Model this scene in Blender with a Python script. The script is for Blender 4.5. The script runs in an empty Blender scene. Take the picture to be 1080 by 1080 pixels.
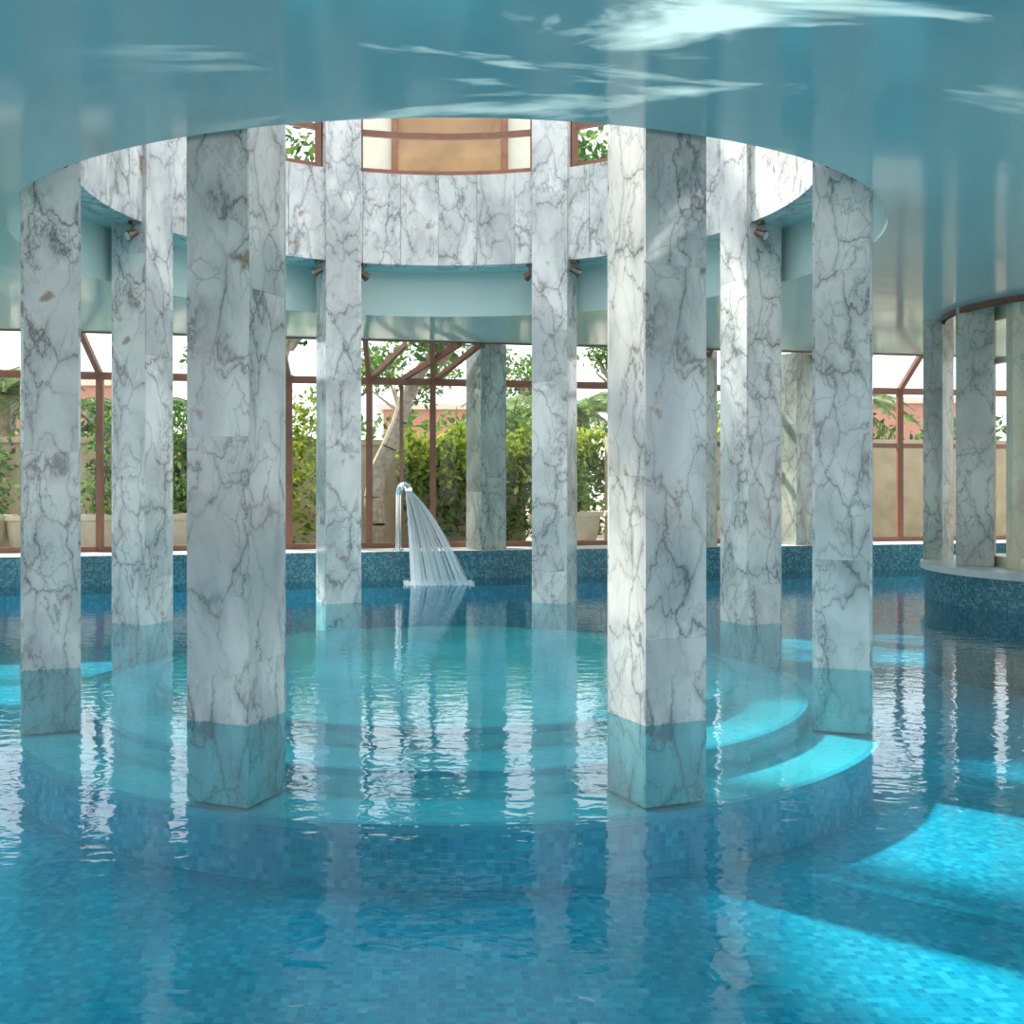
import bpy, math, random
from mathutils import Vector, Matrix
random.seed(7)
S=bpy.context.scene
S.view_settings.view_transform='Standard'
S.view_settings.look='None'
S.view_settings.exposure=0.33

# ---------------------------------------------------------------- constants
D=10.07; HC=1.5; H=3.6; R=3.48; CS=0.446; RO=3.82; DZ0=4.16; DZ1=5.28
EDGE=0.42
def yb(x): return 16.35+0.217*x      # back edge line of the pool

# ---------------------------------------------------------------- mesh builder
class MB:
    def __init__(s): s.v=[];s.f=[];s.m=[];s.uv=[]
    def face(s,pts,mat=0,uv=None):
        i=len(s.v); s.v+= [tuple(p) for p in pts]; s.f.append(tuple(range(i,i+len(pts)))); s.m.append(mat)
        s.uv.append(uv if uv else [(p[0],p[1]) for p in pts])
    def box(s,c,d,rot=0.0,mat=0,M=None):
        x,y,z=d[0]/2,d[1]/2,d[2]/2
        P=[Vector(p) for p in [(-x,-y,-z),(x,-y,-z),(x,y,-z),(-x,y,-z),(-x,-y,z),(x,-y,z),(x,y,z),(-x,y,z)]]
        if M is None: M=Matrix.Translation(c)@Matrix.Rotation(rot,4,'Z')
        i=len(s.v); s.v+=[tuple(M@p) for p in P]
        for q in [(0,3,2,1),(4,5,6,7),(0,1,5,4),(1,2,6,5),(2,3,7,6),(3,0,4,7)]:
            s.f.append(tuple(i+k for k in q)); s.m.append(mat)
            a=[P[k] for k in q]
            n=(a[1]-a[0]).cross(a[2]-a[0])
            if abs(n.z)>abs(n.x)+abs(n.y): s.uv.append([(p.x,p.y) for p in a])
            elif abs(n.x)>abs(n.y): s.uv.append([(p.y,p.z) for p in a])
            else: s.uv.append([(p.x,p.z) for p in a])
    def beam(s,a,b,w,h=None,mat=0):
        a=Vector(a);b=Vector(b);h=h or w
        d=(b-a); L=d.length; q=d.to_track_quat('X','Z').to_matrix().to_4x4()
        s.box(None,(L,w,h),mat=mat,M=Matrix.Translation((a+b)/2)@q)
    def cyl(s,a,b,r,r2=None,n=12,mat=0,caps=True):
        a=Vector(a);b=Vector(b);r2=r if r2 is None else r2
        q=(b-a).to_track_quat('Z','X').to_matrix()
        i=len(s.v)
        for c,rr in((a,r),(b,r2)):
            for k in range(n):
                t=2*math.pi*k/n; s.v.append(tuple(c+q@Vector((rr*math.cos(t),rr*math.sin(t),0))))
        for k in range(n):
            k2=(k+1)%n; s.f.append((i+k,i+k2,i+n+k2,i+n+k)); s.m.append(mat); s.uv.append([(k/n,0),((k+1)/n,0),((k+1)/n,1),(k/n,1)])
        if caps:
            s.f.append(tuple(i+k for k in reversed(range(n))));s.m.append(mat);s.uv.append([(0,0)]*n)
            s.f.append(tuple(i+n+k for k in range(n)));s.m.append(mat);s.uv.append([(0,0)]*n)
    def arcwall(s,c,r,z0,z1,a0=0,a1=2*math.pi,n=96,mat=0,inward=False):
        for k in range(n):
            t0=a0+(a1-a0)*k/n;t1=a0+(a1-a0)*(k+1)/n
            p=[(c[0]+r*math.cos(t0),c[1]+r*math.sin(t0),z0),(c[0]+r*math.cos(t1),c[1]+r*math.sin(t1),z0),
               (c[0]+r*math.cos(t1),c[1]+r*math.sin(t1),z1),(c[0]+r*math.cos(t0),c[1]+r*math.sin(t0),z1)]
            u=[(r*t0,z0),(r*t1,z0),(r*t1,z1),(r*t0,z1)]
            if inward: p.reverse();u.reverse()
            s.face(p,mat,u)
    def ring(s,c,r0,r1,z,n=96,mat=0,down=False):
        for k in range(n):
            t0=2*math.pi*k/n;t1=2*math.pi*(k+1)/n
            f=lambda r,t:(c[0]+r*math.cos(t),c[1]+r*math.sin(t),z)
            p=[f(r0,t0),f(r1,t0),f(r1,t1),f(r0,t1)] if r0>0 else [f(0,0),f(r1,t0),f(r1,t1)]
            if down:p.reverse()
            s.face(p,mat)
    def make(s,name,mats,smooth=False,loc=None,merge=False):
        me=bpy.data.meshes.new(name)
        v=s.v
        if loc: v=[(p[0]-loc[0],p[1]-loc[1],p[2]-loc[2]) for p in v]
        me.from_pydata(v,[],s.f)
        for m in mats: me.materials.append(m)
        me.polygons.foreach_set('material_index',s.m)
        ul=me.uv_layers.new(name='UVMap')
        flat=[]
        for u in s.uv:
            for a in u: flat+= [a[0],a[1]]
        ul.data.foreach_set('uv',flat)
        if merge or smooth:
            import bmesh
            bm=bmesh.new();bm.from_mesh(me);bmesh.ops.remove_doubles(bm,verts=bm.verts,dist=0.0003);bm.to_mesh(me);bm.free()
        if smooth:
            for p in me.polygons:p.use_smooth=True
            try: me.set_sharp_from_angle(angle=math.radians(35))
            except Exception: pass
        me.update()
        o=bpy.data.objects.new(name,me); S.collection.objects.link(o)
        if loc:o.location=loc
        return o

# ---------------------------------------------------------------- materials
def newmat(n):
    m=bpy.data.materials.new(n);m.use_nodes=True;nt=m.node_tree;nt.nodes.clear()
    out=nt.nodes.new('ShaderNodeOutputMaterial');return m,nt,out
def N(nt,t,**k):
    n=nt.nodes.new(t)
    for a,b in k.items():
        if a.startswith('i_'): n.inputs[a[2:].replace('_',' ')].default_value=b
        else: setattr(n,a,b)
    return n
def ramp(nt,st,interp='LINEAR'):
    r=nt.nodes.new('ShaderNodeValToRGB');cr=r.color_ramp;cr.interpolation=interp
    while len(cr.elements)<len(st):cr.elements.new(0.5)
    for e,(p,c) in zip(cr.elements,st):
        e.position=p;e.color=(*c,1) if len(c)==3 else c
    return r
def L(nt,a,b):nt.links.new(a,b)
def mixc(nt,fac,a,b,bt='MIX'):
    m=nt.nodes.new('ShaderNodeMix');m.data_type='RGBA';m.blend_type=bt
    for sock,val in((m.inputs[0],fac),(m.inputs[6],a),(m.inputs[7],b)):
        if hasattr(val,'links') or hasattr(val,'is_linked'): nt.links.new(val,sock)
        else: sock.default_value=val if not isinstance(val,tuple) or len(val)==4 else (*val,1)
    return m.outputs[2]
def M_(nt,op,a,b=None,c=None):
    m=nt.nodes.new('ShaderNodeMath');m.operation=op
    for i,v in enumerate((a,b,c)):
        if v is None:continue
        if hasattr(v,'is_linked'):nt.links.new(v,m.inputs[i])
        else:m.inputs[i].default_value=v
    return m.outputs[0]
def schlick(nt,f0,normal=None):
    """two-sided fresnel (no total internal reflection on the thin surface)"""
    g=nt.nodes.new('ShaderNodeNewGeometry')
    d=nt.nodes.new('ShaderNodeVectorMath');d.operation='DOT_PRODUCT'
    L(nt,g.outputs['Incoming'],d.inputs[0]);L(nt,normal if normal is not None else g.outputs['Normal'],d.inputs[1])
    c=M_(nt,'ABSOLUTE',d.outputs['Value'])
    p=M_(nt,'POWER',M_(nt,'SUBTRACT',1.0,c),5.0)
    return M_(nt,'MULTIPLY_ADD',p,1-f0,f0)

def simple(name,col,rough=0.5,metal=0,noise=0.0,nscale=6,spec=0.5,bump=0,trans=0):
    m,nt,out=newmat(name)
    b=N(nt,'ShaderNodeBsdfPrincipled');b.inputs['Roughness'].default_value=rough;b.inputs['Metallic'].default_value=metal
    b.inputs['Specular IOR Level'].default_value=spec
    tc=N(nt,'ShaderNodeTexCoord')
    no=N(nt,'ShaderNodeTexNoise');no.inputs['Scale'].default_value=nscale;no.inputs['Detail'].default_value=5
    L(nt,tc.outputs['Object'],no.inputs['Vector'])
    lo=tuple(max(0,c*(1-noise)) for c in col);hi=tuple(min(1,c*(1+noise)) for c in col)
    r=ramp(nt,[(0.3,lo),(0.7,hi)]);L(nt,no.outputs['Fac'],r.inputs[0]);L(nt,r.outputs[0],b.inputs['Base Color'])
    if bump:
        bp=N(nt,'ShaderNodeBump');bp.inputs['Strength'].default_value=bump;L(nt,no.outputs['Fac'],bp.inputs['Height']);L(nt,bp.outputs[0],b.inputs['Normal'])
    L(nt,b.outputs[0],out.inputs[0]);return m

def marble(name,base=(0.78,0.78,0.75),vein=(0.12,0.13,0.14),scale=1.0,amount=1.0,cloud=(0.46,0.485,0.49)):
    m,nt,out=newmat(name)
    tc=N(nt,'ShaderNodeTexCoord');ge=N(nt,'ShaderNodeNewGeometry')
    rnd=N(nt,'ShaderNodeCombineXYZ')
    r1=M_(nt,'MULTIPLY',ge.outputs['Random Per Island'],37.0);r2=M_(nt,'MULTIPLY',ge.outputs['Random Per Island'],91.0)
    L(nt,r1,rnd.inputs[0]);L(nt,r2,rnd.inputs[1]);L(nt,r1,rnd.inputs[2])
    ad=N(nt,'ShaderNodeVectorMath',operation='ADD');L(nt,tc.outputs['Object'],ad.inputs[0]);L(nt,rnd.outputs[0],ad.inputs[1])
    mp=N(nt,'ShaderNodeMapping');mp.inputs['Rotation'].default_value=(0.5,0.6,0.4);mp.inputs['Scale'].default_value=(scale*1.25,scale*1.15,scale*0.66)
    L(nt,ad.outputs[0],mp.inputs[0])
    wn=N(nt,'ShaderNodeTexNoise');wn.inputs['Scale'].default_value=1.9;wn.inputs['Detail'].default_value=6;wn.inputs['Roughness'].default_value=0.6
    L(nt,mp.outputs[0],wn.inputs['Vector'])
    sub=N(nt,'ShaderNodeVectorMath',operation='SUBTRACT');L(nt,wn.outputs['Color'],sub.inputs[0]);sub.inputs[1].default_value=(.5,.5,.5)
    sc=N(nt,'ShaderNodeVectorMath',operation='SCALE');L(nt,sub.outputs[0],sc.inputs[0]);sc.inputs[3].default_value=0.66
    w=N(nt,'ShaderNodeVectorMath',operation='ADD');L(nt,mp.outputs[0],w.inputs[0]);L(nt,sc.outputs[0],w.inputs[1])
    # vein thickness varies along the vein
    tn=N(nt,'ShaderNodeTexNoise');tn.inputs['Scale'].default_value=3.7;tn.inputs['Detail'].default_value=2;L(nt,ad.outputs[0],tn.inputs['Vector'])
    tk=N(nt,'ShaderNodeMapRange');tk.inputs[1].default_value=.35;tk.inputs[2].default_value=.65;tk.inputs[3].default_value=1.9;tk.inputs[4].default_value=.42;L(nt,tn.outputs['Fac'],tk.inputs[0])
    def veins(s,width,soft):
        v=N(nt,'ShaderNodeTexVoronoi',feature='DISTANCE_TO_EDGE');v.inputs['Scale'].default_value=s;L(nt,w.outputs[0],v.inputs['Vector'])
        dd=M_(nt,'MULTIPLY',v.outputs['Distance'],tk.outputs[0])
        r=ramp(nt,[(0,(1,1,1)),(width,(0.65,0.65,0.65)),(width*2.4,(.28,)*3),(soft,(0,0,0))]);L(nt,dd,r.inputs[0]);return r.outputs[0]
    v1=veins(2.6,0.015,0.15);v2=veins(6.5,0.015,0.12)
    pn=N(nt,'ShaderNodeTexNoise');pn.inputs['Scale'].default_value=2.2;pn.inputs['Detail'].default_value=3;L(nt,w.outputs[0],pn.inputs['Vector'])
    pr=ramp(nt,[(0.33,(0.25,)*3),(0.52,(1,)*3)]);L(nt,pn.outputs['Fac'],pr.inputs[0])
    pr2=ramp(nt,[(0.40,(0.08,)*3),(0.60,(0.8,)*3)]);L(nt,pn.outputs['Fac'],pr2.inputs[0])
    a=M_(nt,'MULTIPLY',v1,pr.outputs[0]);b=M_(nt,'MULTIPLY',v2,pr2.outputs[0])
    vv=M_(nt,'MULTIPLY',M_(nt,'MAXIMUM',a,b),0.9*amount)
    cn=N(nt,'ShaderNodeTexNoise');cn.inputs['Scale'].default_value=1.5;cn.inputs['Detail'].default_value=7;cn.inputs['Distortion'].default_value=0.8;L(nt,mp.outputs[0],cn.inputs['Vector'])
    cr=ramp(nt,[(0.38,base),(0.68,cloud)]);L(nt,cn.outputs['Fac'],cr.inputs[0])
    col=mixc(nt,vv,cr.outputs[0],(*vein,1))
    # rust marks
    rn=N(nt,'ShaderNodeTexNoise');rn.inputs['Scale'].default_value=4.1;rn.inputs['Detail'].default_value=4;L(nt,ad.outputs[0],rn.inputs['Vector'])
    rr=ramp(nt,[(0.67,(0,)*3),(0.73,(0.75,)*3)]);L(nt,rn.outputs['Fac'],rr.inputs[0])
    col=mixc(nt,rr.outputs[0],col,(0.28,0.16,0.08,1))
    bs=N(nt,'ShaderNodeBsdfPrincipled');L(nt,col,bs.inputs['Base Color']);bs.inputs['Roughness'].default_value=0.12;bs.inputs['Specular IOR Level'].default_value=0.65
    L(nt,bs.outputs[0],out.inputs[0]);return m

def mosaic(name,cols,size=0.04,grout=(0.25,0.45,0.5),rough=0.3):
    m,nt,out=newmat(name)
    uv=N(nt,'ShaderNodeUVMap')
    sc=N(nt,'ShaderNodeVectorMath',operation='SCALE');sc.inputs[3].default_value=1/size;L(nt,uv.outputs[0],sc.inputs[0])
    fl=N(nt,'ShaderNodeVectorMath',operation='FLOOR');L(nt,sc.outputs[0],fl.inputs[0])
    fr=N(nt,'ShaderNodeVectorMath',operation='FRACTION');L(nt,sc.outputs[0],fr.inputs[0])
    wn=N(nt,'ShaderNodeTexWhiteNoise',noise_dimensions='2D');L(nt,fl.outputs[0],wn.inputs['Vector'])
    cr=ramp(nt,[(i/len(cols),c) for i,c in enumerate(cols)],'CONSTANT');L(nt,wn.outputs['Value'],cr.inputs[0])
    sx=N(nt,'ShaderNodeSeparateXYZ');L(nt,fr.outputs[0],sx.inputs[0])
    dx=M_(nt,'ABSOLUTE',M_(nt,'SUBTRACT',sx.outputs[0],0.5));dy=M_(nt,'ABSOLUTE',M_(nt,'SUBTRACT',sx.outputs[1],0.5))
    g=M_(nt,'GREATER_THAN',M_(nt,'MAXIMUM',dx,dy),0.45)
    no=N(nt,'ShaderNodeTexNoise');no.inputs['Scale'].default_value=0.7;no.inputs['Detail'].default_value=4;L(nt,uv.outputs[0],no.inputs['Vector'])
    nr=ramp(nt,[(0.35,(0.7,)*3),(0.65,(1.0,)*3)]);L(nt,no.outputs['Fac'],nr.inputs[0])
    col=mixc(nt,g,cr.outputs[0],(*grout,1))
    col=mixc(nt,1.0,col,nr.outputs[0],'MULTIPLY')
    bs=N(nt,'ShaderNodeBsdfPrincipled');L(nt,col,bs.inputs['Base Color']);bs.inputs['Roughness'].default_value=rough
    L(nt,bs.outputs[0],out.inputs[0]);return m

MARB=marble('marble_arabescato')
MARBG=marble('marble_green_grey',base=(0.55,0.57,0.5),vein=(0.12,0.14,0.13),cloud=(0.30,0.33,0.30))
MARBW=marble('marble_beige',base=(0.85,0.78,0.62),vein=(0.45,0.38,0.3),amount=0.5,cloud=(0.7,0.62,0.48))
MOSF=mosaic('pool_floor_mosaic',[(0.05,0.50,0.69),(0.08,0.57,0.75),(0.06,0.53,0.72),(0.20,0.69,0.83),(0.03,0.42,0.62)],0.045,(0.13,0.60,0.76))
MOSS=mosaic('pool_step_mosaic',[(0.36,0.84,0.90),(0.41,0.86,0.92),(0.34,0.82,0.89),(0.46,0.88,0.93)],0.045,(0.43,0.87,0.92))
MOST=mosaic('step_trim_mosaic',[(0.16,0.66,0.78),(0.14,0.62,0.75)],0.045,(0.2,0.68,0.8))
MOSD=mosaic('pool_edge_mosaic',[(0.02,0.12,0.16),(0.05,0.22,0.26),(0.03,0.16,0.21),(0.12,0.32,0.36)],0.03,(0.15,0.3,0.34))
BROWN=simple('brown_frame_paint',(0.24,0.095,0.06),0.4,noise=0.15)
WHITE=simple('coping_stone',(0.55,0.58,0.56),0.35,noise=0.1)
CHROME=simple('chrome',(0.75,0.77,0.78),0.12,1.0)
BLACKM=simple('lamp_bronze',(0.16,0.11,0.08),0.35,0.5)

# ceiling : gloss paint, teal base colour stands in for light bounced off the water
m,nt,out=newmat('ceiling_gloss_bounce_tint');CEIL=m
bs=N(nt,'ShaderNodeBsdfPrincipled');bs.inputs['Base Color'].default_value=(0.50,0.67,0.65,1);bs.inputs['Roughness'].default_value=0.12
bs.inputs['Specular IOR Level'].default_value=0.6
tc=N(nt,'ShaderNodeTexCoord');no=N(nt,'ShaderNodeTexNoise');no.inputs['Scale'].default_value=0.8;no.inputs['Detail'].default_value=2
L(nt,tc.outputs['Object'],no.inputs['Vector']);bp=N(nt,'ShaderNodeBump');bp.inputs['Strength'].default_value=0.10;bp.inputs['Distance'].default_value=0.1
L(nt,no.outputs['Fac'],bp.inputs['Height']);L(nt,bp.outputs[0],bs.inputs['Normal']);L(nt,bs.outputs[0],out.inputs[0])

# glass
m,nt,out=newmat('window_glass');GLASS=m
tr=N(nt,'ShaderNodeBsdfTransparent');tr.inputs[0].default_value=(0.97,0.99,0.98,1);gl=N(nt,'ShaderNodeBsdfGlossy');gl.inputs['Roughness'].default_value=0.02
mx=N(nt,'ShaderNodeMixShader');L(nt,schlick(nt,0.02),mx.inputs[0]);L(nt,tr.outputs[0],mx.inputs[1]);L(nt,gl.outputs[0],mx.inputs[2]);L(nt,mx.outputs[0],out.inputs[0])

# water
m,nt,out=newmat('pool_water');WATER=m
ge=N(nt,'ShaderNodeNewGeometry')
mp=N(nt,'ShaderNodeMapping');mp.inputs['Scale'].default_value=(1.0,1.4,1);L(nt,ge.outputs['Position'],mp.inputs[0])
n1=N(nt,'ShaderNodeTexNoise');n1.inputs['Scale'].default_value=6.0;n1.inputs['Detail'].default_value=2.5;n1.inputs['Roughness'].default_value=0.5;n1.inputs['Distortion'].default_value=0.3;L(nt,mp.outputs[0],n1.inputs['Vector'])
bp=N(nt,'ShaderNodeBump');bp.inputs['Strength'].default_value=1.0;bp.inputs['Distance'].default_value=0.0030;L(nt,n1.outputs['Fac'],bp.inputs['Height'])
gl=N(nt,'ShaderNodeBsdfGlossy');gl.inputs['Roughness'].default_value=0.0;L(nt,bp.outputs[0],gl.inputs['Normal'])
tr=N(nt,'ShaderNodeBsdfTransparent');tr.inputs[0].default_value=(0.34,0.87,0.95,1)
mx=N(nt,'ShaderNodeMixShader');L(nt,schlick(nt,0.045,bp.outputs[0]),mx.inputs[0]);L(nt,tr.outputs[0],mx.inputs[1]);L(nt,gl.outputs[0],mx.inputs[2]);L(nt,mx.outputs[0],out.inputs[0])

def leafmat(name,c1,c2,c3):
    m,nt,out=newmat(name);ge=N(nt,'ShaderNodeNewGeometry');r=ramp(nt,[(0,c1),(0.5,c2),(1,c3)]);L(nt,ge.outputs['Random Per Island'],r.inputs[0])
    d=N(nt,'ShaderNodeBsdfDiffuse');t=N(nt,'ShaderNodeBsdfTranslucent');L(nt,r.outputs[0],d.inputs[0]);L(nt,r.outputs[0],t.inputs[0])
    x=N(nt,'ShaderNodeMixShader');x.inputs[0].default_value=0.4;L(nt,d.outputs[0],x.inputs[1]);L(nt,t.outputs[0],x.inputs[2]);L(nt,x.outputs[0],out.inputs[0]);return m
LEAFY=leafmat('leaves_yellow_green',(0.08,0.16,0.02),(0.26,0.38,0.05),(0.5,0.52,0.09))
LEAFG=leafmat('leaves_green',(0.035,0.085,0.03),(0.09,0.2,0.05),(0.2,0.32,0.08))
LEAFP=leafmat('leaves_palm',(0.07,0.14,0.05),(0.18,0.28,0.11),(0.34,0.43,0.2))
BARK=simple('bark',(0.36,0.31,0.25),0.9,noise=0.3,nscale=12,bump=0.5)
WALLB=simple('garden_wall_stone',(0.44,0.36,0.24),0.9,noise=0.15,nscale=3,bump=0.2)
PINK=simple('terracotta_render',(0.45,0.23,0.17),0.9,noise=0.08)
POT=simple('cream_pot_ceramic',(0.62,0.55,0.43),0.6,noise=0.08)
PAVE=simple('terrace_paving',(0.40,0.34,0.27),0.8,noise=0.12,nscale=4)
SOIL=simple('soil',(0.08,0.05,0.03),0.95,noise=0.3)
WOOD=simple('golden_wood_panel',(0.33,0.18,0.08),0.45,noise=0.25,nscale=2)
WOODD=simple('dark_wood',(0.22,0.08,0.04),0.45,noise=0.2)
PLAST=simple('upper_wall_plaster',(0.6,0.55,0.46),0.8,noise=0.05)

# ---------------------------------------------------------------- columns of the ring
def column(cx,cy,rot,z0,z1,s,name='marble_column',mat=MARB,slab=2.3):
    b=MB();t=0.02;g=0.0012
    b.box((0,0,(z0+z1)/2),(s-2*t-0.004,s-2*t-0.004,z1-z0))
    for k in range(4):
        a=k*math.pi/2
        z=z0;first=True
        while z<z1-0.01:
            h=slab*(random.uniform(0.35,1.0) if first else 1);first=False
            zt=min(z+h,z1)
            M=Matrix.Rotation(a,4,'Z')@Matrix.Translation((s/2-t/2,0,(z+zt)/2))
            b.box(None,(t,s-0.002 if k%2==0 else s-2*t,zt-z-g),M=M)
            z=zt
    o=b.make(name,[mat]);o.location=(cx,cy,0);o.rotation_euler=(0,0,rot);return o
for k in range(8):
    a=math.radians(22.5+45*k)
    column(R*math.cos(a),D+R*math.sin(a),a,-0.5,7.4,CS)

# ---------------------------------------------------------------- marble drum
b=MB()
ri=3.315;ro=3.60;np_=44
for k in range(np_):
    a0=2*math.pi*k/np_+0.03;a1=2*math.pi*(k+1)/np_+0.03-0.0012
    n=4
    f=lambda r,t,z:(r*math.cos(t),r*math.sin(t),z)
    i=len(b.v)
    for j in range(n+1):
        t=a0+(a1-a0)*j/n
        b.v+= [f(ri,t,DZ0),f(ri,t,DZ1),f(ro,t,DZ1),f(ro,t,DZ0)]
    for j in range(n):
        p=i+4*j;q=p+4
        for u,v in((0,1),(1,2),(2,3),(3,0)):
            b.f.append((p+u,q+u,q+v,p+v));b.m.append(0);b.uv.append([(0,0)]*4)
    b.f.append((i,i+1,i+2,i+3));b.m.append(0);b.uv.append([(0,0)]*4)
    e=i+4*n;b.f.append((e+3,e+2,e+1,e));b.m.append(0);b.uv.append([(0,0)]*4)
dr=b.make('marble_parapet_drum',[MARB]);dr.location=(0,D,0)

# ---------------------------------------------------------------- ceiling with the round opening
XL,XR,YF=-10.0,11.0,-5.0
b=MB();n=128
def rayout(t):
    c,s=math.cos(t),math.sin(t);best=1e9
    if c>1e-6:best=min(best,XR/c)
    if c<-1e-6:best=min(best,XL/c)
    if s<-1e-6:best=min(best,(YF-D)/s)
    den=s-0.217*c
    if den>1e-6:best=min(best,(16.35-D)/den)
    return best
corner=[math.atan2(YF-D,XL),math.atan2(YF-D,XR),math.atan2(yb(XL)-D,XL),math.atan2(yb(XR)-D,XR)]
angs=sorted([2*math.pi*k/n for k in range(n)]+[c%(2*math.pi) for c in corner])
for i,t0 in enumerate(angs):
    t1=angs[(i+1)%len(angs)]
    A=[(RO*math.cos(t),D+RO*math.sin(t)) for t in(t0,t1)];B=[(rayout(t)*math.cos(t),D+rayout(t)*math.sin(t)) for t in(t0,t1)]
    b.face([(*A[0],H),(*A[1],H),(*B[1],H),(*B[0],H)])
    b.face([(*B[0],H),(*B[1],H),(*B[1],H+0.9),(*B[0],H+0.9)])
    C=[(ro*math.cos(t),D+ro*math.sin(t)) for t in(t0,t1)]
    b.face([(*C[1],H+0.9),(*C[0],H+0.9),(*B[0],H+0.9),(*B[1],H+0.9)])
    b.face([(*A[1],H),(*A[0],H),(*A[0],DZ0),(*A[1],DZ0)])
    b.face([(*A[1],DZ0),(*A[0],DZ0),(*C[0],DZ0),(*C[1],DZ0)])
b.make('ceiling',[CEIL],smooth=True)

# ---------------------------------------------------------------- pool shell + steps
ZF=-0.9
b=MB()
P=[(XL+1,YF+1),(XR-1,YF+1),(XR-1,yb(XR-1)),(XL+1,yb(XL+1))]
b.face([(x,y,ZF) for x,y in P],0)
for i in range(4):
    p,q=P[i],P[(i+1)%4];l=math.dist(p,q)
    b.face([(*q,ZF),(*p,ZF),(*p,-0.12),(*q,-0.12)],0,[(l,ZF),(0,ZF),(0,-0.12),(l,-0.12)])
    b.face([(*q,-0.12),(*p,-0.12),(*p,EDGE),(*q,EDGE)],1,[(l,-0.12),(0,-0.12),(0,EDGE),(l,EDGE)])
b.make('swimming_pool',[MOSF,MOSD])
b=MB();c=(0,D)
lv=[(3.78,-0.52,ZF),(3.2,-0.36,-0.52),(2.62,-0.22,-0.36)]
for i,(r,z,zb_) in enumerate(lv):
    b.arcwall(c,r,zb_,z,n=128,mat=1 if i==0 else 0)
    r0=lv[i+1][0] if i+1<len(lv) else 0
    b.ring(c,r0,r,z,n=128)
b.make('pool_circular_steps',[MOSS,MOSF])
b=MB()
for i,(r,z,zb_) in enumerate(lv):
    b.ring(c,r-0.05,r+0.004,z+0.004,n=128); b.arcwall(c,r+0.004,z-0.045,z+0.004,n=128)
b.make('step_edge_trim',[MOST])

# water
b=MB()
Q=[(XL+1.0,YF+1.0),(XR-1.0,YF+1.0),(XR-1.0,yb(XR-1)),(XL+1.0,yb(XL+1))]
b.face([(x,y,0) for x,y in Q])
b.make('pool_water',[WATER])

# ---------------------------------------------------------------- coping / terrace round the pool
b=MB();W=1.25
O=[(XL-1,YF-1),(XR+1,YF-1),(XR+1,yb(XR+1)+W),(XL-1,yb(XL-1)+W)]
for i in range(4):
    j=(i+1)%4
    b.face([(*O[i],EDGE),(*O[j],EDGE),(*P[j],EDGE),(*P[i],EDGE)])
    b.face([(*O[j],EDGE),(*O[i],EDGE),(*O[i],-0.3),(*O[j],-0.3)])
b.make('pool_coping',[WHITE])

# ---------------------------------------------------------------- window wall at the back
GW=0.95
def wp(x,z,off=GW): return (x,yb(x)+off,z)
TR=3.06
xs=[-10.5,-7.4,-5.2,-2.45,-1.22,-0.22,0.55,2.0,4.25,6.1,8.0,11.5]
def window(x0,x1,idx,mid=None):
    b=MB();w=0.10
    a0=x0+0.035;a1=x1-0.035
    b.beam(wp(a0,EDGE+0.04),wp(a1,EDGE+0.04),w*.9,0.08)
    b.beam(wp(a0,TR),wp(a1,TR),w*.9,0.11)
    if mid:b.beam(wp(a0,mid),wp(a1,mid),w*.9,0.08)
    posts=[x0]+([x1] if x1==xs[-1] else [])
    for x in posts:
        b.beam(wp(x,EDGE+.002),wp(x,TR+.05),w*.8,w)
        b.beam(wp(x,TR+.02),wp(x,H+0.05,0.02),0.08,0.08)
    b.beam(wp(a0,H+0.02,0.04),wp(a1,H+0.02,0.04),0.07,0.08)
    g=[wp(a0,EDGE+0.05),wp(a1,EDGE+0.05),wp(a1,TR),wp(a0,TR)];b.face(g,1)
    b.face([wp(a0,TR),wp(a1,TR),wp(a1,H,0.02),wp(a0,H,0.02)],1)
    b.make('window_%d'%idx,[BROWN,GLASS])
for i in range(len(xs)-1):
    window(xs[i],xs[i+1],i+1,mid=2.1 if xs[i]>=4.2 else None)
# gable rafters of the central bay
b=MB()
b.beam(wp(-1.22,TR+0.02,GW+0.08),(-0.62,yb(0)+0.1,H-0.03),0.07,0.08)
b.beam(wp(-0.75,TR+0.02,GW+0.08),(0.2,yb(0)+0.1,H-0.03),0.07,0.08)
b.beam(wp(-0.22,TR+0.02,GW+0.08),(0.52,yb(0)+0.1,H-0.03),0.07,0.08)
b.beam(wp(-0.72,EDGE,GW+0.08),wp(-0.72,TR,GW+0.08),0.06)
b.make('bay_roof_rafters',[BROWN])

# perimeter columns on the pool edge
for X,s in((0.62,0.46),(4.1,0.46),(5.85,0.42)):
    column(X,yb(X)+0.42,math.radians(28),EDGE,H,s,mat=MARBG)

# ---------------------------------------------------------------- side / front glazing (behind the viewer)
def sidewin(p,q,idx,n):
    b=MB();p=Vector(p);q=Vector(q)
    for k in range(n+1):
        a=p.lerp(q,k/n);b.beam((a.x,a.y,EDGE),(a.x,a.y,H),0.08)
    for z in(EDGE+.04,H-.04):b.beam((p.x,p.y,z),(q.x,q.y,z),0.07)
    b.face([(p.x,p.y,EDGE),(q.x,q.y,EDGE),(q.x,q.y,H),(p.x,p.y,H)],1)
    b.make('window_%d'%idx,[BROWN,GLASS])
sidewin((XL-.3,YF-.3),(XL-.3,yb(XL)+.6),20,6)
sidewin((XL-.3,YF-.3),(XR+.3,YF-.3),21,6)
sidewin((XR+.3,YF-.3),(XR+.3,yb(XR)+.6),22,6)

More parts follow.
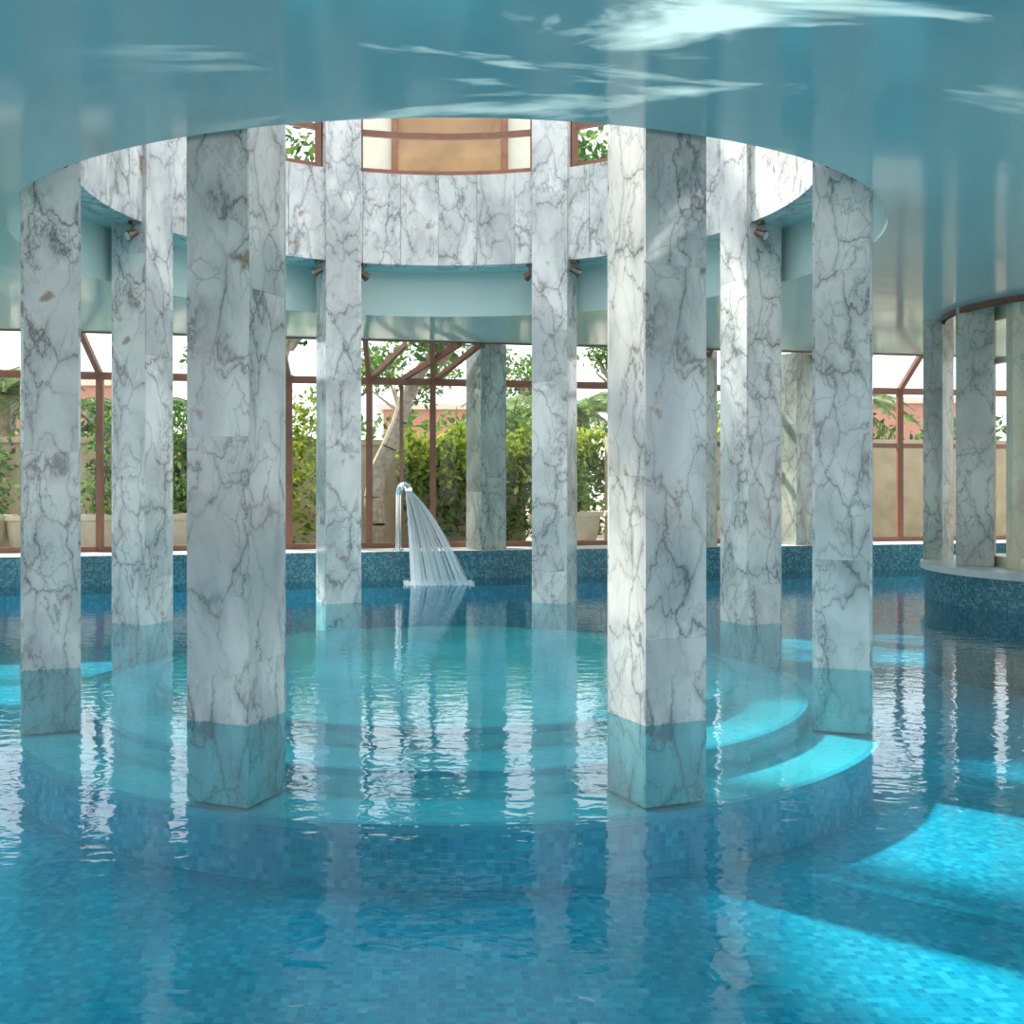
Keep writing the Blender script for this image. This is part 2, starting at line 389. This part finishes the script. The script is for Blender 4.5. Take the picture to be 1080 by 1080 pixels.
# ---------------------------------------------------------------- right island
IC=(8.2,13.2);IR=2.15
b=MB()
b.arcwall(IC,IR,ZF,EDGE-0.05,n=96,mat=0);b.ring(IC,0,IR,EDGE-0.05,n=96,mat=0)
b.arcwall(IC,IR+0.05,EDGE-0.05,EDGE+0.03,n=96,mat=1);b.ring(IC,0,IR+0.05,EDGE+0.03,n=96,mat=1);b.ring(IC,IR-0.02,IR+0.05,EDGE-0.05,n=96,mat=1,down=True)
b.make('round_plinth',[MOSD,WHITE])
zt=EDGE+0.03
column(6.50,13.25,math.radians(62),zt,H,0.42,mat=MARBG)
column(6.50,14.25,math.radians(35),zt,H,0.27,mat=MARBG)
def arcwin():
    b=MB();r=1.5
    aa=[math.radians(x) for x in(172,196,220,244,268,300)]
    pts=[(IC[0]+r*math.cos(a),IC[1]+r*math.sin(a)) for a in aa]
    for i in range(len(pts)-1):
        p,q=pts[i],pts[i+1]
        for z,h in((zt+.06,.12),(H-.08,.16),(2.95,.07)):
            b.beam((*p,z),(*q,z),0.07,h,mat=0)
        b.face([(*p,zt),(*q,zt),(*q,H),(*p,H)],1)
    for p in pts:b.beam((*p,zt),(*p,H),0.16,0.16,mat=0)
    b.make('window_23',[MARBW,GLASS])
arcwin()
b=MB();b.arcwall(IC,1.95,H-0.07,H,math.radians(140),math.radians(215),n=24);b.arcwall(IC,1.90,H-0.07,H,math.radians(140),math.radians(215),n=24,inward=True)
b.make('trim_1',[BROWN])

# ---------------------------------------------------------------- upper lantern : windows between columns
b=MB()
RW=3.46
for k in range(8):
    a0=math.radians(22.5+45*k);a1=a0+math.radians(45)
    e=math.asin((CS/2+0.04)/RW)
    n=4;ts=[a0+e+(a1-a0-2*e)*j/n for j in range(n+1)]
    pt=[(RW*math.cos(t),D+RW*math.sin(t)) for t in ts]
    for z,h in((DZ1+.04,.08),(5.80,.07),(7.3,.12)):
        for j in range(n):b.beam((*pt[j],z),(*pt[j+1],z),0.06,h)
    for p in(pt[0],pt[-1]):b.beam((*p,DZ1),(*p,7.35),0.08)
    for j in range(n):b.face([(*pt[j],DZ1),(*pt[j+1],DZ1),(*pt[j+1],7.3),(*pt[j],7.3)],1)
b.make('window_24',[BROWN,GLASS])
b=MB()
b.arcwall((0,D),3.3,7.4,7.55,inward=True);b.arcwall((0,D),3.75,7.4,7.55);b.ring((0,D),3.3,3.75,7.4,down=True);b.ring((0,D),3.3,3.75,7.55)
for k in range(8):
    a=math.radians(45*k);b.beam((3.35*math.cos(a),D+3.35*math.sin(a),7.52),(0,D,8.9),0.07,0.1,mat=1)
b.make('roof_lantern',[PLAST,BROWN])

# upper storey seen through the lantern
b=MB()
yw=17.6
b.box((0,yw+.15,6.4),(3.0,0.3,3.6),mat=0)
b.box((0.05,yw-0.03,6.25),(1.75,0.05,2.6),mat=1)
for x in(-.85,.95):b.box((x,yw-0.05,6.25),(0.1,0.08,2.7),mat=2)
b.box((-1.15,yw-0.3,5.45),(0.34,0.45,1.2),mat=2)
b.box((-1.15,yw-0.3,6.08),(0.42,0.5,0.06),mat=2)
b.make('upper_terrace_wall',[PLAST,WOOD,WOODD])

# ---------------------------------------------------------------- spot lamps
def spot(x,y,z,ax,ay):
    b=MB()
    b.cyl((0,0,0),(0,0,-0.03),0.04,n=16);b.cyl((0,0,-.03),(0,0,-.11),0.01,n=8)
    d=Vector((ax,ay,-0.5)).normalized();p=Vector((0,0,-0.13))
    b.cyl(p-d*0.06,p+d*0.02,0.03,0.042,n=18);b.cyl(p+d*0.02,p+d*0.065,0.045,0.055,n=18)
    b.cyl(p+d*0.06,p+d*0.068,0.045,n=18,mat=1)
    o=b.make('spotlight',[BLACKM,CHROME]);o.location=(x,y,z)
for k in range(8):
    a=math.radians(22.5+45*k)
    for sg in(-1,1):
        tx,ty=-math.sin(a),math.cos(a)
        x=3.38*math.cos(a)+sg*0.29*tx;y=3.38*math.sin(a)+sg*0.29*ty
        spot(x,D+y,DZ0,math.cos(a)*.3+sg*tx*.9,math.sin(a)*.3+sg*ty*.9)

# ---------------------------------------------------------------- fountain
b=MB()
fx=-0.73;fy=yb(fx)+0.12
path=[Vector((fx,fy,EDGE)),Vector((fx,fy,EDGE+0.85))]
for k in range(1,9):
    t=math.pi*0.8*k/8;path.append(Vector((fx+0.085*(1-math.cos(t)),fy-0.08*(1-math.cos(t)),EDGE+0.85+0.15*math.sin(t))))
for i in range(len(path)-1):b.cyl(path[i],path[i+1],0.05,n=12)
b.cyl((fx,fy,EDGE),(fx,fy,EDGE+.03),0.09,n=20)
nz=path[-1];b.beam(nz+Vector((-.05,0,0)),nz+Vector((.06,0,0)),0.07,0.05)
b.make('fountain_spout',[CHROME],smooth=True)
m,nt,out=newmat('falling_water');FW=m
d=N(nt,'ShaderNodeBsdfPrincipled');d.inputs['Base Color'].default_value=(0.92,0.96,0.98,1);d.inputs['Roughness'].default_value=0.3
t=N(nt,'ShaderNodeBsdfTransparent');x=N(nt,'ShaderNodeMixShader');x.inputs[0].default_value=0.36
L(nt,t.outputs[0],x.inputs[1]);L(nt,d.outputs[0],x.inputs[2]);L(nt,x.outputs[0],out.inputs[0])
b=MB()
for k in range(150):
    u=random.random();st=nz+Vector((-.04+.08*u,-0.02,-0.02));end=Vector((fx+0.22+0.82*u+random.uniform(-.03,.03),fy-0.6-0.4*random.random(),0.0))
    pts=[]
    for j in range(9):
        s=j/8;p=st.lerp(end,s);p.z=st.z+(end.z-st.z)*(s*s*0.45+s*0.55)
        pts.append(p)
    r=random.uniform(0.003,0.008)
    for j in range(8):b.cyl(pts[j],pts[j+1],r,n=5,caps=False)
for k in range(380):
    x0=fx+random.uniform(0.12,1.12);y0=fy-random.uniform(.5,1.1);h=abs(random.gauss(0,.03))
    b.cyl((x0,y0,0),(x0+random.uniform(-.03,.03),y0,h+.01),0.008,0.002,n=5)
b.make('fountain_water_jet',[FW],smooth=True)

# ---------------------------------------------------------------- garden
b=MB()
b.face([(-60,yb(-60)+W,0.25),(60,yb(60)+W,0.25),(60,95,0.25),(-60,95,0.25)])
b.face([(-60,-30,0.25),(XL-1,-30,0.25),(XL-1,yb(XL-1)+W,.25),(-60,yb(-60)+W,0.25)])
b.face([(XR+1,-30,0.25),(60,-30,0.25),(60,yb(60)+W,0.25),(XR+1,yb(XR+1)+W,.25)])
b.face([(XL-1,-30,0.25),(XR+1,-30,0.25),(XR+1,YF-1,0.25),(XL-1,YF-1,.25)])
b.make('garden_ground',[PAVE])
b=MB()
b.face([(-20,yb(-20)+W,.30),(20,yb(20)+W,.30),(20,yb(20)+2.9,.30),(-20,yb(-20)+2.9,.30)])
b.make('garden_path',[PAVE])
gy=lambda x:yb(x)+4.3
b=MB()
b.beam((-16,gy(-16),1.2),(1.5,gy(1.5),1.2),0.3,1.9);b.beam((-16,gy(-16),2.2),(1.5,gy(1.5),2.2),0.4,0.1)
b.beam((3,gy(3)-1.2,1.25),(20,gy(20)-1.2,1.25),0.3,1.95);b.beam((3,gy(3)-1.2,2.25),(20,gy(20)-1.2,2.25),0.4,0.08)
b.make('garden_wall',[WALLB])

def leaves(b,n,fn,size,mat=0):
    for _ in range(n):
        c=Vector(fn());u=Vector((random.gauss(0,1),random.gauss(0,1),random.gauss(0,1))).normalized()
        v=u.cross(Vector((random.gauss(0,1),random.gauss(0,1),random.gauss(0,1)))).normalized()
        s=size*random.uniform(.6,1.4)
        b.face([c-u*s,c-v*s*.45,c+u*s,c+v*s*.45],mat)
def hedge(x0,x1,off,z0,z1,n,mat,name='hedge',th=0.5,size=.07):
    b=MB()
    def fn():
        x=random.uniform(x0,x1);z=z0+(z1-z0)*random.random()**.8+0.12*math.sin(x*5)+random.gauss(0,.06)
        return(x,gy(x)+off+random.uniform(-th/2,th/2),max(z,z0))
    leaves(b,n,fn,size);b.make(name,[mat])
hedge(-0.9,5.5,-0.6,1.3,2.4,4000,LEAFY,size=.08)
hedge(-0.9,5.8,-0.5,0.35,1.9,3500,LEAFG,size=.08,name='climbing_shrub')
hedge(-6.2,-4.2,-0.5,0.4,2.6,1300,LEAFG,size=.08,name='climbing_shrub')
hedge(-3.4,-2.2,-1.2,0.4,3.0,1500,LEAFY,size=.07,name='climbing_shrub')
hedge(-9.5,-7.5,-0.5,0.4,2.2,800,LEAFG,size=.08,name='climbing_shrub')
hedge(-16,20,4,0.3,3.0,6500,LEAFG,name='hedge',th=1.5,size=.14)

def pot(x,off,s=1.0,plant=True):
    b=MB();prof=[(.17,0),(.22,.05),(.27,.25),(.29,.42),(.33,.44),(.33,.50),(.27,.50),(.26,.44)]
    for i in range(len(prof)-1):
        (r0,z0),(r1,z1)=prof[i],prof[i+1];n=24
        for k in range(n):
            t0=2*math.pi*k/n;t1=2*math.pi*(k+1)/n
            b.face([(r0*s*math.cos(t0),r0*s*math.sin(t0),z0*s),(r0*s*math.cos(t1),r0*s*math.sin(t1),z0*s),(r1*s*math.cos(t1),r1*s*math.sin(t1),z1*s),(r1*s*math.cos(t0),r1*s*math.sin(t0),z1*s)],0)
    b.ring((0,0),0,.262*s,.45*s,n=24,mat=1);b.ring((0,0),0,.17*s,.001,n=24,mat=0,down=True)
    if plant:
        for q in range(5):
            e=(random.uniform(-.15,.15),random.uniform(-.1,.1),.45*s+random.uniform(.5,1.0));b.cyl((0,0,.44*s),e,.012,n=6,mat=1)
        leaves(b,160,lambda:(random.gauss(0,.18),random.gauss(0,.15),.5*s+abs(random.gauss(.35,.3))),.06,2)
    o=b.make('potted_plant',[POT,SOIL,LEAFG],merge=False);o.location=(x,yb(x)+off,0.30)
for x in(-8.6,-7.2,-6.5,-5.55,-4.45,2.3,3.2,4.6): pot(x,1.95,1.3)

def tree(x,y,h,lean,rad,cn,name='tree',mat=LEAFG,tr=.16,cs=1.6,z0=.28):
    b=MB();pts=[]
    for j in range(9):
        s=j/8;pts.append((Vector((x+lean*s*s+0.06*math.sin(j*1.7),y+.05*math.cos(j*2.1),z0+h*s)),tr*(1-.5*s)))
    for j in range(8):b.cyl(pts[j][0],pts[j+1][0],pts[j][1],pts[j+1][1],n=12,caps=False)
    top=pts[-1][0]
    for q in range(7):
        a=random.uniform(0,6.28);e=top+Vector((math.cos(a)*rad*.7,math.sin(a)*rad*.7,rad*random.uniform(.2,.9)));b.cyl(top-Vector((0,0,.3)),e,tr*.4,.02,n=7)
    cl=[top+Vector((random.gauss(0,rad*.5),random.gauss(0,rad*.5),random.uniform(0,rad*1.1))) for _ in range(12)]
    def fn():
        c=random.choice(cl);return c+Vector((random.gauss(0,.25),random.gauss(0,.25),random.gauss(0,.22)))*rad*.8
    leaves(b,cn,fn,.09*cs/1.6*1.2,1);b.make(name,[BARK,mat])
tree(-1.35,yb(-1.3)+3.1,3.6,1.2,0.75,700,'olive_tree',tr=.2)
tree(-2.85,yb(-2.8)+2.2,3.7,0.2,0.8,800,'olive_tree',tr=.17)
tree(-5.3,25,3.2,.2,1.0,1000,cs=1.2)
tree(2.4,30,3.6,0,1.0,1200,cs=1.2);tree(4.4,28,3.8,0,.8,900,cs=1.2);tree(-1.5,34,3.6,0,1.5,1500)
tree(3.6,20,6.2,0,1.6,2000);tree(-3.8,20.5,6.4,0,1.6,2000)

def palm(x,y,h,nf=26,fl=2.0):
    b=MB();z0=.28
    for j in range(8):
        b.cyl((x,y,z0+h*j/8),(x,y,z0+h*(j+1)/8),.2,.17,n=12)
    for f in range(nf):
        a=2*math.pi*f/nf+random.uniform(-.2,.2);up=random.uniform(-.1,1.2);pr=None
        for j in range(13):
            s=j/12;r=fl*s*math.cos(up*.6);z=z0+h+fl*(math.sin(up)*s-.75*s*s)
            p=Vector((x+r*math.cos(a),y+r*math.sin(a),z))
            if pr is not None:
                b.cyl(pr,p,.015,n=4,mat=1,caps=False)
                side=Vector((-math.sin(a),math.cos(a),0));fw=(p-pr).normalized()
                for sg in(-1,1):
                    for q in range(3):
                        o=pr.lerp(p,q/3);ll=.42*math.sin(math.pi*min(1,s*.85+.12))+.05
                        tip=o+side*sg*ll*.8+fw*ll*.5-Vector((0,0,ll*.25));b.face([o,o+fw*.045,tip],1)
            pr=p
    b.make('palm_tree',[BARK,LEAFP])
palm(-9.3,22.5,3.0,40);palm(-7.0,24,2.6,36);palm(1.6,26,2.7,34);palm(3.4,27,2.9,34);palm(7.4,25.5,2.7,34);palm(9.6,26.5,3.0,34)

# distant buildings
def bld(x,y,w,d,h,name='apartment_building'):
    b=MB();b.box((x,y,h/2+.25),(w,d,h),mat=0)
    for fl in range(int(h//2.6)):
        for k in range(int(w//2)):
            xx=x-w/2+1+k*2;z=1.6+fl*2.6
            b.box((xx,y-d/2-.03,z),(1.0,.08,1.3),mat=1);b.box((xx,y-d/2-.25,z-.75),(1.4,.5,.1),mat=2)
    b.box((x,y,h+.35),(w+.4,d+.4,.25),mat=2);b.make(name,[PINK,simple('dark_window',(.1,.1,.12),.1),PLAST])
bld(-16.5,48,6,6,5.2);bld(-.5,54,5,6,4.6);bld(19,50,7,6,4.6);bld(5,62,5,6,5)

# ---------------------------------------------------------------- lights
w=bpy.data.worlds.new('sky');S.world=w;w.use_nodes=True;nt=w.node_tree;nt.nodes.clear()
out=nt.nodes.new('ShaderNodeOutputWorld');bg=nt.nodes.new('ShaderNodeBackground')
tc=nt.nodes.new('ShaderNodeTexCoord');sx=nt.nodes.new('ShaderNodeSeparateXYZ');L(nt,tc.outputs['Generated'],sx.inputs[0])
r=ramp(nt,[(0,(0.98,0.97,0.98)),(0.15,(0.93,0.96,1.0)),(0.6,(0.90,0.94,1.0)),(1,(0.86,0.92,1.0))]);L(nt,sx.outputs[2],r.inputs[0]);L(nt,r.outputs[0],bg.inputs[0]);bg.inputs[1].default_value=1.75
L(nt,bg.outputs[0],out.inputs[0])
l=bpy.data.lights.new('sun','SUN');l.energy=7.5;l.angle=math.radians(3.5);l.color=(1,.93,.82)
o=bpy.data.objects.new('sun',l);S.collection.objects.link(o);o.rotation_euler=Vector((4.2,-3.6,-5.16)).to_track_quat('-Z','Y').to_euler()
# added spot above the water, noise pattern imitates sun glints on the ceiling
def gobo(x,y,e,sc,th,tgt,seed,ang=80):
    l=bpy.data.lights.new('added_ripple_spot','SPOT');l.energy=e;l.spot_size=math.radians(ang);l.spot_blend=.6;l.shadow_soft_size=0.0;l.color=(1,.98,.94)
    l.use_nodes=True;nt=l.node_tree;nt.nodes.clear();o_=nt.nodes.new('ShaderNodeOutputLight');em=nt.nodes.new('ShaderNodeEmission')
    tc=nt.nodes.new('ShaderNodeTexCoord');mp=nt.nodes.new('ShaderNodeMapping');mp.inputs['Scale'].default_value=sc;mp.inputs['Location'].default_value=(seed,seed*2,seed)
    L(nt,tc.outputs['Normal'],mp.inputs[0]);n=nt.nodes.new('ShaderNodeTexNoise');n.inputs['Scale'].default_value=1.8;n.inputs['Detail'].default_value=6;n.inputs['Roughness'].default_value=.6;n.inputs['Distortion'].default_value=.7;L(nt,mp.outputs[0],n.inputs['Vector'])
    r=ramp(nt,[(th,(0,0,0)),(th+.12,(1,1,1))]);L(nt,n.outputs['Fac'],r.inputs[0]);L(nt,r.outputs[0],em.inputs[0]);em.inputs[1].default_value=1;L(nt,em.outputs[0],o_.inputs[0])
    o=bpy.data.objects.new('added_ripple_spot',l);o.location=(x,y,.08);S.collection.objects.link(o)
    o.rotation_euler=(Vector(tgt)-Vector(o.location)).to_track_quat('-Z','Y').to_euler()
gobo(1.0,4.2,620,(1.3,3.2,1),.55,(1.0,4.9,3.6),3.0)

# ---------------------------------------------------------------- camera
cd=bpy.data.cameras.new('camera');cam=bpy.data.objects.new('camera',cd);S.collection.objects.link(cam)
cam.location=(0,0,HC);cam.rotation_euler=(math.radians(90),0,0)
cd.sensor_width=36;cd.lens=1137/1080*36;cd.shift_x=69/1080;cd.shift_y=-34/1080;cd.clip_end=300
S.camera=cam
